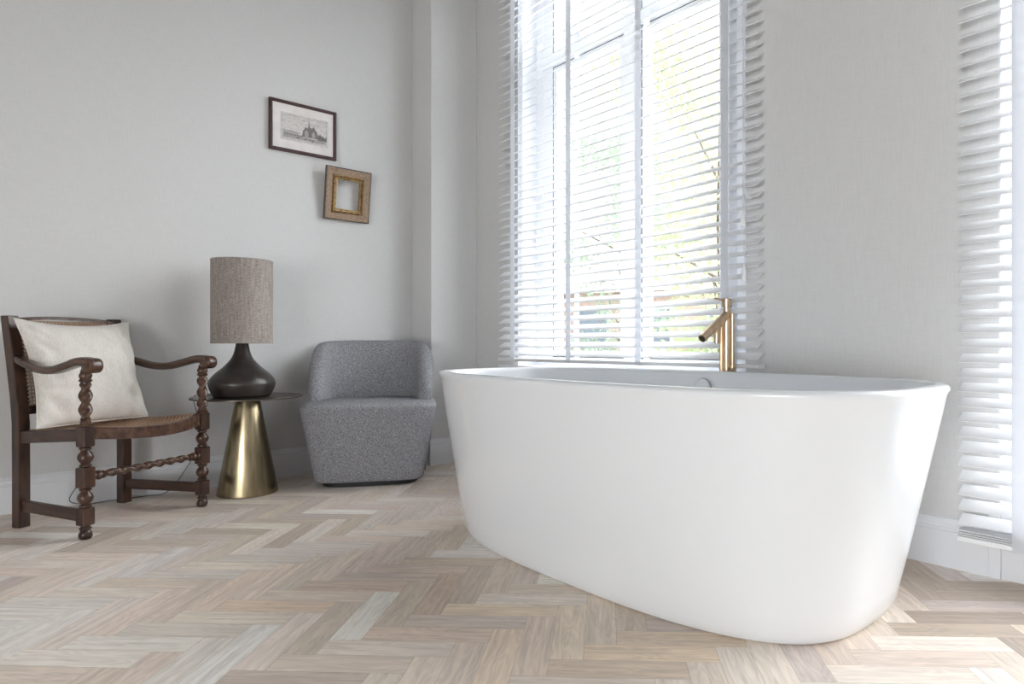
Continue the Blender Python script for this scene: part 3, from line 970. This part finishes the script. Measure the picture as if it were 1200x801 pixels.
def armchair():
    r = thing('armchair', 'antique dark oak armchair with barley-twist arm posts and caned seat', 'chair', (-3.232, 0.411, 0), R(30.3))
    fx, fy, bx, by = 0.195, 0.250, -0.200, 0.207

    bead = [(0, 0.013), (0.06, 0.019), (0.13, 0.019), (0.17, 0.0135), (0.24, 0.016), (0.36, 0.0225), (0.50, 0.0255), (0.64, 0.0225), (0.76, 0.016), (0.83, 0.0135), (0.87, 0.019), (0.94, 0.019), (1.0, 0.013)]
    for s in (-1, 1):
        y = s * fy
        leg = MB()
        # one turning from ball foot to seat: foot, block, bead, block, bead, block
        prof = [(0.010, 0), (0.018, 0.002), (0.0215, 0.010), (0.0215, 0.019), (0.0175, 0.028), (0.0150, 0.033), (0.0190, 0.036), (0.0190, 0.041), (0.0150, 0.043), (0.0150, 0.051)]
        prof += [(q, 0.112 + 0.074 * f) for f, q in bead] + [(q, 0.257 + 0.076 * f) for f, q in bead] + [(0.013, 0.400)]
        leg.lathe(prof, 22, (fx, y, 0))
        lo = leg.build('leg', M['oak'], r, smooth=True, angle=50)
        for z0, z1, h in ((0.050, 0.113, 0.0215), (0.185, 0.258, 0.0225), (0.332, 0.405, 0.0215)):
            blk = MB().box((fx - h, y - h, z0), (fx + h, y + h, z1))
            blk.build('leg_block', M['oak'], lo, bevel=0.004, seg=1)
        post = MB()
        post.lathe([(0.019, 0.405), (0.0215, 0.408), (0.0215, 0.413), (0.016, 0.416), (0.017, 0.421), (0.017, 0.424)], 22, (fx, y, 0))
        twist(post, (fx, y, 0.423), (fx, y, 0.566), 0.0195, 0.100, turns0=0.1 if s < 0 else 0.3)
        post.lathe([(0.017, 0.565), (0.0205, 0.568), (0.0205, 0.573), (0.0165, 0.576), (0.0195, 0.583), (0.0205, 0.590), (0.016, 0.600), (0.0135, 0.612)], 22, (fx, y, 0))
        post.build('arm_post', M['oakarm'], r, smooth=True, angle=50)
        # rear post: straight foot, raked above the seat
        ry = s * by
        rp = MB()
        hw, hd = 0.020, 0.021
        rs = []
        for z, dx in ((0, 0), (0.20, 0), (0.40, -0.002), (0.50, -0.012), (0.65, -0.036), (0.812, -0.064)):
            rs.append([(bx + dx - hd, ry - hw, z), (bx + dx + hd, ry - hw, z), (bx + dx + hd, ry + hw, z), (bx + dx - hd, ry + hw, z)])
        rp.rings(rs).build('leg', M['oak'], r, bevel=0.003)
        # S-curved arm with a scrolled end
        ctrl = [(bx - 0.016, ry, 0.645), (bx + 0.05, ry + s * 0.012, 0.628), (bx + 0.14, ry + s * 0.022, 0.608), (bx + 0.22, ry + s * 0.030, 0.606), (bx + 0.30, ry + s * 0.036, 0.622), (bx + 0.36, ry + s * 0.041, 0.636), (bx + 0.405, ry + s * 0.043, 0.637), (bx + 0.432, ry + s * 0.043, 0.628)]
        P = [Vector(p) for p in ctrl]
        path = []
        for i in range(len(P) - 1):
            p0, p1, p2, p3 = P[max(i - 1, 0)], P[i], P[i + 1], P[min(i + 2, len(P) - 1)]
            for q in range(6):
                t = q / 6
                path.append(0.5 * (2 * p1 + (p2 - p0) * t + (2 * p0 - 5 * p1 + 4 * p2 - p3) * t * t + (3 * p1 - p0 - 3 * p2 + p3) * t ** 3))
        path.append(P[-1])
        am = MB()
        rs = []
        N_ = len(path)
        for i, p in enumerate(path):
            t = (path[min(i + 1, N_ - 1)] - path[max(i - 1, 0)]).normalized()
            sd = t.cross(Vector((0, 0, 1))).normalized()
            up = sd.cross(t)
            f = i / (N_ - 1)
            wd = 0.017 + 0.010 * f
            th = 0.0155 + 0.004 * max(0, (f - 0.6) / 0.4)
            if f > 0.9: wd *= 1 - 0.25 * ((f - 0.9) / 0.1) ** 2
            rs.append([p + sd * (wd * math.copysign(abs(math.cos(a)) ** 0.6, math.cos(a))) + up * (th * math.copysign(abs(math.sin(a)) ** 0.6, math.sin(a))) for a in [2 * PI * (q + 0.5) / 20 for q in range(20)]])
        am.rings(rs)
        ao = am.build('arm', M['oakarm'], r, smooth=True, angle=60)
        ex = bx + 0.428
        ye = ry + s * 0.043
        sc_ = MB()
        sc_.lathe([(0.001, -0.025), (0.021, -0.025), (0.0265, -0.021), (0.0275, -0.012), (0.0275, 0.012), (0.0265, 0.021), (0.021, 0.025), (0.001, 0.025)], 26, (ex, ye, 0.624), axis='Y')
        sc_.build('arm_scroll', M['oakarm'], ao, smooth=True, angle=50)
        # plain side stretcher near the floor, seat side rail
        for z0, z1, nm, th in ((0.062, 0.104, 'side_stretcher', 0.010), (0.352, 0.398, 'seat_rail', 0.013)):
            dr = -0.030 if nm == 'seat_rail' else 0.0
            a, b = Vector((bx + 0.01, ry, dr)), Vector((fx - 0.01, y, 0))
            d = (b - a).normalized(); nrm = Vector((-d.y, d.x, 0)).normalized() * th
            mb = MB()
            mb.rings([[a + nrm + Vector((0, 0, z0)), a - nrm + Vector((0, 0, z0)), a - nrm + Vector((0, 0, z1)), a + nrm + Vector((0, 0, z1))],
                      [b + nrm + Vector((0, 0, z0)), b - nrm + Vector((0, 0, z0)), b - nrm + Vector((0, 0, z1)), b + nrm + Vector((0, 0, z1))]])
            mb.build(nm, M['oakside'], r, bevel=0.003)
    # twisted front stretcher with turned ends
    st = MB()
    for s in (-1, 1):
        pr = [(0.010, 0.0), (0.010, 0.004), (0.0165, 0.007), (0.0165, 0.012), (0.0115, 0.016), (0.0175, 0.026), (0.0175, 0.032), (0.012, 0.040), (0.015, 0.046), (0.013, 0.050)]
        st.lathe([(q, -s * t) for q, t in pr], 20, (fx, s * (fy - 0.018), 0.2215), axis='Y')
    twist(st, (fx, -(fy - 0.066), 0.2215), (fx, fy - 0.066, 0.2215), 0.0140, 0.098, k=0.30)
    st.build('front_stretcher', M['oakarm'], r, smooth=True, angle=50)
    # bowed front seat rail
    N_ = 20

    def bow(t): return fx + 0.066 * (1 - (2 * t - 1) ** 2) - 0.002

    def dip(t): return -0.017 * (1 - (2 * t - 1) ** 2)

    def rail(name, inner, outer, z0, z1, m):
        rs = []
        for i in range(N_ + 1):
            t = i / N_
            y = -fy + 0.016 + (2 * fy - 0.032) * t
            x = bow(t)
            d = dip(t)
            rs.append([(x - inner, y, z0 + d), (x + outer, y, z0 + 0.003 + d), (x + outer, y, z1 - 0.004 + d), (x + outer - 0.004, y, z1 + d), (x - inner, y, z1 + d)])
        return MB().rings(rs).build(name, m, r, smooth=True, angle=35)
    rail('front_rail', 0.024, 0.013, 0.356, 0.402, M['oakarm'])
    MB().box((bx - 0.013, -by, 0.322), (bx + 0.013, by, 0.368)).build('rear_rail', M['oakside'], r, bevel=0.003)
    # rear low stretcher is absent in view; caned seat, slightly dished
    bm = bmesh.new()
    uvl = bm.loops.layers.uv.new('UVMap')
    U, V = 18, 22
    grid = []
    for i in range(U + 1):
        f = i / U
        row = []
        for j in range(V + 1):
            g_ = j / V
            yw = (by + (fy - by) * f) - 0.012
            y = -yw + 2 * yw * g_
            x = (bx + 0.012) * (1 - f) + (bow(g_) - 0.02) * f
            z = 0.370 + (0.032 + dip(g_)) * f - 0.006 * math.sin(PI * f) * math.sin(PI * g_) + 0.001
            row.append(bm.verts.new((x, y, z)))
        grid.append(row)
    for i in range(U):
        for j in range(V):
            f = bm.faces.new((grid[i][j], grid[i + 1][j], grid[i + 1][j + 1], grid[i][j + 1]))
            for lp in f.loops: lp[uvl].uv = (lp.vert.co.x * 0.72, lp.vert.co.y * 0.72)
    o = MB(); o.bm.free(); o.bm = bm
    seat = o.build('seat', M['cane'], r, smooth=True)
    sol = seat.modifiers.new('thickness', 'SOLIDIFY'); sol.thickness = 0.004
    # caned back panel in its frame, with a row of brass nails down each post
    bm = bmesh.new(); uvl = bm.loops.layers.uv.new('UVMap')
    rows = []
    zs = [0.455, 0.50, 0.55, 0.60, 0.65, 0.70, 0.75, 0.795]

    def bdx(z):
        ks = ((0.40, -0.002), (0.50, -0.012), (0.65, -0.036), (0.812, -0.064))
        for (z0, d0), (z1, d1) in zip(ks, ks[1:]):
            if z <= z1: return d0 + (d1 - d0) * (z - z0) / (z1 - z0)
        return ks[-1][1]
    for z in zs:
        row = []
        for j in range(17):
            t = j / 16
            y = -(by - 0.018) + 2 * (by - 0.018) * t
            row.append(bm.verts.new((bx + bdx(z) + 0.008 - 0.022 * (1 - (2 * t - 1) ** 2), y, z)))
        rows.append(row)
    for a, b in zip(rows, rows[1:]):
        for j in range(16):
            f = bm.faces.new((a[j], a[j + 1], b[j + 1], b[j]))
            for lp in f.loops: lp[uvl].uv = (lp.vert.co.y, lp.vert.co.z)
    o = MB(); o.bm.free(); o.bm = bm
    bk = o.build('backrest', M['cane'], r, smooth=True)
    sol = bk.modifiers.new('thickness', 'SOLIDIFY'); sol.thickness = 0.004
    for nm, za, zb in (('top_rail', 0.790, 0.803), ('lower_rail', 0.430, 0.462)):
        rs = []
        for j in range(17):
            t = j / 16
            y = -(by - 0.010) + 2 * (by - 0.010) * t
            arc = 0.012 * (1 - (2 * t - 1) ** 2) if nm == 'top_rail' else 0
            x = bx + bdx((za + zb) / 2) + 0.006 - 0.022 * (1 - (2 * t - 1) ** 2)
            rs.append([(x - 0.011, y, za + arc), (x + 0.011, y, za + arc), (x + 0.011, y, zb + arc - 0.004), (x + 0.005, y, zb + arc), (x - 0.011, y, zb + arc)])
        MB().rings(rs).build(nm, M['oakarm'], r, smooth=True, angle=35)
    for s in (-1, 1):
        nl = MB()
        for i in range(20):
            z = 0.475 + i * 0.0150
            nl.ball((bx + bdx(z) + 0.012, s * (by - 0.026), z), 0.0042, n=6)
        tag(nl.build('nail_trim', M['brass'], r, smooth=True), 'row of round brass nail heads')


armchair()


def cushion():
    A_ = Matrix.Translation((-3.232, 0.411, 0)) @ Matrix.Rotation(R(30.3), 4, 'Z')
    # local frame: u along the chair's width, v up its leaning back, n towards the room
    base = A_ @ Vector((-0.078, -0.004, 0.384))
    r = None
    wd, ht, T = 0.458, 0.432, 0.074
    N_ = 64
    folds = [(-1, .92, -.5, .42, .011), (-.97, .12, -.55, .0, .012), (.97, .95, .62, .55, .010), (.22, -.98, .12, -.5, .008), (-.9, -.32, -.45, -.42, .009), (-.85, .45, -.45, .2, .008), (.9, .1, .62, .02, .007)]
    bm = bmesh.new()
    sides = []
    for sgn in (1, -1):
        g = []
        for i in range(N_ + 1):
            row = []
            for j in range(N_ + 1):
                a, b = 2 * i / N_ - 1, 2 * j / N_ - 1
                pin = 1 - (0.125 if b > 0 else 0.02) * (1 - a * a) * abs(b) ** 3
                pin2 = 1 - 0.125 * (1 - b * b) * abs(a) ** 3
                x = a * wd / 2 * pin2
                y = b * ht / 2 * pin
                th = T * (max(0, 1 - abs(a) ** 2.6) ** 0.62) * (max(0, 1 - abs(b) ** 2.6) ** 0.62)
                if sgn > 0:
                    th *= 1.05 + 0.10 * noise.noise((x * 7, y * 7, 1.3))
                    # creases running in from the corners and the sides
                    ed = 1 - max(abs(a), abs(b)) ** 6
                    th += 0.024 * ed * noise.noise((x * 22 + y * 6, y * 14, 4.1)) * (0.3 + abs(a) * 0.9)
                    for x0_, y0_, x1_, y1_, dp in folds:
                        ux, uy = x1_ - x0_, y1_ - y0_
                        tt = ((a - x0_) * ux + (b - y0_) * uy) / (ux * ux + uy * uy)
                        tc_ = min(1.0, max(0.0, tt))
                        dd = math.hypot(a - x0_ - ux * tc_, b - y0_ - uy * tc_)
                        th -= dp * ed * (1 - tc_) * (math.exp(-(dd / 0.05) ** 2) - 0.45 * math.exp(-((dd - 0.11) / 0.05) ** 2))
                else:
                    th *= 0.62
                row.append(bm.verts.new((sgn * th, x, y + ht / 2)))
            g.append(row)
        sides.append(g)
    for g, fl in ((sides[0], False), (sides[1], True)):
        for i in range(N_):
            for j in range(N_):
                q = [g[i][j], g[i + 1][j], g[i + 1][j + 1], g[i][j + 1]]
                bm.faces.new(q if not fl else q[::-1])
    bmesh.ops.remove_doubles(bm, verts=bm.verts, dist=0.0006)
    o = MB(); o.bm.free(); o.bm = bm
    c = o.build('cushion', M['linen'], None, smooth=True, angle=80)
    c.matrix_world = Matrix.Translation(base) @ Matrix.Rotation(R(30.3), 4, 'Z') @ Matrix.Rotation(R(0.0), 4, 'X') @ Matrix.Rotation(R(-16), 4, 'Y')
    tag(c, 'ecru linen cushion leaning on the back of the oak armchair', 'cushion')
    # stitched seam round the edge
    pth = []
    for k in range(4 * 24):
        e, f = divmod(k, 24)
        t = 2 * f / 24 - 1
        a, b = ((t, -1), (1, t), (-t, 1), (-1, -t))[e]
        pin = 1 - (0.125 if b > 0 else 0.02) * (1 - a * a) * abs(b) ** 3
        pin2 = 1 - 0.125 * (1 - b * b) * abs(a) ** 3
        pth.append((0, a * wd / 2 * pin2, b * ht / 2 * pin + ht / 2))
    MB().tube(pth, 0.003, 8, closed=True, up=Vector((1, 0, 0))).build('piping', M['linen'], c, smooth=True)


cushion()


# ------------------------------------------------------------------ pictures on the left wall
def picture_print():
    yc, zc, wd, ht = 1.300, 1.853, 0.352, 0.266
    r = thing('framed_print', 'framed etching of a church in a thin maroon frame, the higher picture', 'picture', (X0, yc, zc))
    fr = MB()
    fw = 0.0155
    sec = [(0.001, 0.0), (0.020, 0.0), (0.022, 0.003), (0.022, 0.009), (0.017, fw), (0.001, fw)]
    rs = []
    for sy, sz in ((-1, -1), (1, -1), (1, 1), (-1, 1)):
        rs.append([(x, sy * (wd / 2 - d), sz * (ht / 2 - d)) for x, d in sec])
    fr.rings(rs, closed=True).build('picture_frame', M['maroon'], r)
    mo = MB().box((0.004, -wd / 2 + 0.012, -ht / 2 + 0.012), (0.011, wd / 2 - 0.012, ht / 2 - 0.012)).build('mount', M['mount'], r)
    # engraved sheet: plate mark, sky, church, trees, meadow
    px0, px1, pz0, pz1 = -0.112, 0.124, -0.062, 0.066
    pl = MB().box((0.0108, px0 - 0.008, pz0 - 0.010), (0.0114, px1 + 0.008, pz1 + 0.008)).build('etching', M['plate'], r)
    x = 0.01165
    ink, light = MB(), MB()

    def poly(mb, pts, dx=0.0):
        n_ = len(pts)
        mb.rings([[(x + dx - 0.0002, px0 + (px1 - px0) * a, pz0 + (pz1 - pz0) * b) for a, b in pts], [(x + dx, px0 + (px1 - px0) * a, pz0 + (pz1 - pz0) * b) for a, b in pts]])
    # border line
    for a, b in (((0, 0), (1, 0.008)), ((0, 0.992), (1, 1)), ((0, 0), (0.004, 1)), ((0.996, 0), (1, 1))):
        poly(ink, [(a[0], a[1]), (b[0], a[1]), (b[0], b[1]), (a[0], b[1])])
    # clouds, distant land, meadow
    rng = random.Random(3)
    for k in range(34):
        a = rng.uniform(0.02, 0.8); b = rng.uniform(0.62, 0.97); l = rng.uniform(0.08, 0.2)
        poly(light, [(a, b), (a + l, b + 0.004), (a + l, b + 0.010), (a, b + 0.007)])
    poly(light, [(0.02, 0.04), (0.98, 0.04), (0.98, 0.20), (0.6, 0.16), (0.35, 0.22), (0.02, 0.26)], 0.0)
    poly(light, [(0.02, 0.27), (0.35, 0.24), (0.40, 0.30), (0.22, 0.36), (0.08, 0.33), (0.02, 0.38)], 0.0001)
    # church: nave, steep roof, spire, choir
    poly(ink, [(0.44, 0.20), (0.46, 0.45), (0.52, 0.62), (0.565, 0.58), (0.58, 0.66), (0.595, 0.98), (0.61, 0.66), (0.66, 0.60), (0.70, 0.70), (0.73, 0.60), (0.78, 0.48), (0.80, 0.20)], 0.0003)
    poly(light, [(0.50, 0.22), (0.50, 0.42), (0.54, 0.50), (0.58, 0.42), (0.58, 0.22)], 0.0005)
    poly(light, [(0.66, 0.22), (0.66, 0.40), (0.70, 0.48), (0.735, 0.40), (0.735, 0.22)], 0.0005)
    for k in range(9):                                   # trees to the right and small ones at the left
        a = 0.80 + 0.022 * k
        h = 0.34 + 0.10 * rng.random() - 0.01 * k
        poly(ink, [(a, 0.16), (a - 0.005, h * 0.8), (a + 0.012, h + 0.05), (a + 0.028, h * 0.8), (a + 0.024, 0.16)], 0.0003)
    for k in range(12):
        a = 0.05 + 0.034 * k
        poly(ink, [(a, 0.16), (a, 0.21), (a + 0.012, 0.25), (a + 0.022, 0.20), (a + 0.022, 0.16)], 0.0003)
    for k in range(16):
        a = rng.uniform(0.3, 0.9); b = rng.uniform(0.03, 0.14)
        poly(ink, [(a, b), (a + 0.05, b), (a + 0.04, b + 0.035), (a + 0.01, b + 0.03)], 0.0003)
    tag(light.build('pale_engraving', M['inklight'], pl), 'pale hatched sky and meadow')
    tag(ink.build('engraving', M['ink'], pl), 'dark engraved church and trees')


picture_print()


def empty_frame():
    yc, wd, ht = 1.531, 0.258, 0.287
    r = thing('gilt_frame', 'small empty gilt wooden picture frame hanging tilted, below the etching', 'picture frame', (X0 + 0.010, yc, 1.392), 0)
    r.rotation_euler = (0, R(8.0), 0)

    def ringframe(sec):
        rs = []
        for sy, sz in ((-1, -1), (1, -1), (1, 1), (-1, 1)):
            rs.append([(x, sy * (wd / 2 - d), ht / 2 + sz * (ht / 2 - d)) for x, d in sec])
        return MB().rings(rs, closed=True)
    ringframe([(0.004, 0.0), (0.017, 0.0), (0.017, 0.005), (0.004, 0.005)]).build('outer_edge', M['giltedge'], r)
    ringframe([(0.002, 0.005), (0.0175, 0.005), (0.019, 0.008), (0.019, 0.013), (0.0165, 0.016), (0.0155, 0.040), (0.002, 0.040)]).build('flat_moulding', M['giltflat'], r)
    ringframe([(0.004, 0.040), (0.016, 0.040), (0.0235, 0.043), (0.0245, 0.047), (0.020, 0.050), (0.014, 0.052), (0.013, 0.056), (0.0155, 0.059), (0.0145, 0.064), (0.004, 0.064)]).build('inner_moulding', M['gilt'], r)


empty_frame()


# ------------------------------------------------------------------ outside
struct(MB().box((-40, Y1 + WT + 0.02, -0.5), (30, 60, -0.3)).box((-40, -40, -0.5), (30, Y0 - WT - 0.02, -0.3)).build('ground_outside', M['paving']))


def tree(label, loc, h, crown, nleaf, seed, m):
    r = thing('tree', label, 'tree', loc, group=None)
    rng = random.Random(seed)
    tk = MB()
    pts = [Vector((0, 0, 0)), Vector((0.05, 0.02, h * 0.25)), Vector((-0.03, 0.05, h * 0.5)), Vector((0.02, 0, h * 0.92))]
    tk.tube(pts, 0.07, 8, scale=[1.2, 1.0, 0.75, 0.2], up=Vector((1, 0, 0)))
    for k in range(9):
        z = h * rng.uniform(0.22, 0.8)
        t = rng.uniform(0, 2 * PI)
        l = crown * rng.uniform(0.55, 0.95)
        a = Vector((0, 0, z)); b = a + Vector((math.cos(t) * l, math.sin(t) * l, l * 0.55))
        tk.cyl(a, b, 0.022, 0.006, 6)
    tk.build('trunk', M['bark'], r, smooth=True)
    lf = MB()
    bm = lf.bm
    clumps = []
    for k in range(26):
        t = rng.uniform(0, 2 * PI); z = rng.uniform(0.16, 1.0)
        w_ = math.sin(PI * min(1, max(0.05, (z - 0.05) * 0.95))) ** 0.6
        q = crown * w_ * math.sqrt(rng.random())
        clumps.append((Vector((math.cos(t) * q, math.sin(t) * q, z * h)), crown * rng.uniform(0.22, 0.42)))
    for k in range(nleaf):
        c, q = clumps[rng.randrange(len(clumps))]
        p = c + Vector((rng.gauss(0, 1), rng.gauss(0, 1), rng.gauss(0, 0.8))) * (q * 0.55)
        s = rng.uniform(0.03, 0.055)
        a = Vector((rng.gauss(0, 1), rng.gauss(0, 1), rng.gauss(0, 1))).normalized()
        b = a.orthogonal().normalized()
        v = [bm.verts.new(p - a * s), bm.verts.new(p + b * s * 0.5), bm.verts.new(p + a * s), bm.verts.new(p - b * s * 0.5)]
        bm.faces.new(v)
    me = lf.build('foliage', m, r)
    return r


tree('pale green leafy tree outside the window behind the blind, nearest the tap', (-4.35, 6.2, -0.3), 4.7, 1.25, 3600, 1, M['leaf'])
tree('cool green tree outside the window, seen left of the middle post', (-7.2, 7.6, -0.3), 4.3, 1.1, 3000, 2, M['leaf2'])
tree('shorter pale green tree further off outside, between the two nearer garden trees', (-6.5, 10.6, -0.3), 3.6, 1.2, 3000, 4, M['leaf'])


def house():
    r = thing('house', 'pale brick house across the garden, faintly seen through the blind', 'house', (-13.2, 17.5, -0.3), R(20))
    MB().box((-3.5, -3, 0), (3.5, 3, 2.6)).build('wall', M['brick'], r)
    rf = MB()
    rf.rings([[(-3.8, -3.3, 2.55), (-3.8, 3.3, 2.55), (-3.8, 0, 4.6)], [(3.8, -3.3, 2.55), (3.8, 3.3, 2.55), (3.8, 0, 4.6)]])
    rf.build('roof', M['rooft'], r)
    for x in (-2.4, -0.4, 1.8):
        f = frame_boxes(MB(), x - 0.6, x + 0.6, 0.8, 2.1, 0.08, -3.04, -2.98).build('house_window', M['frame'], r)
        MB().box((x - 0.52, -3.02, 0.88), (x + 0.52, -3.0, 2.02)).build('pane', M['housewin'], f)


house()
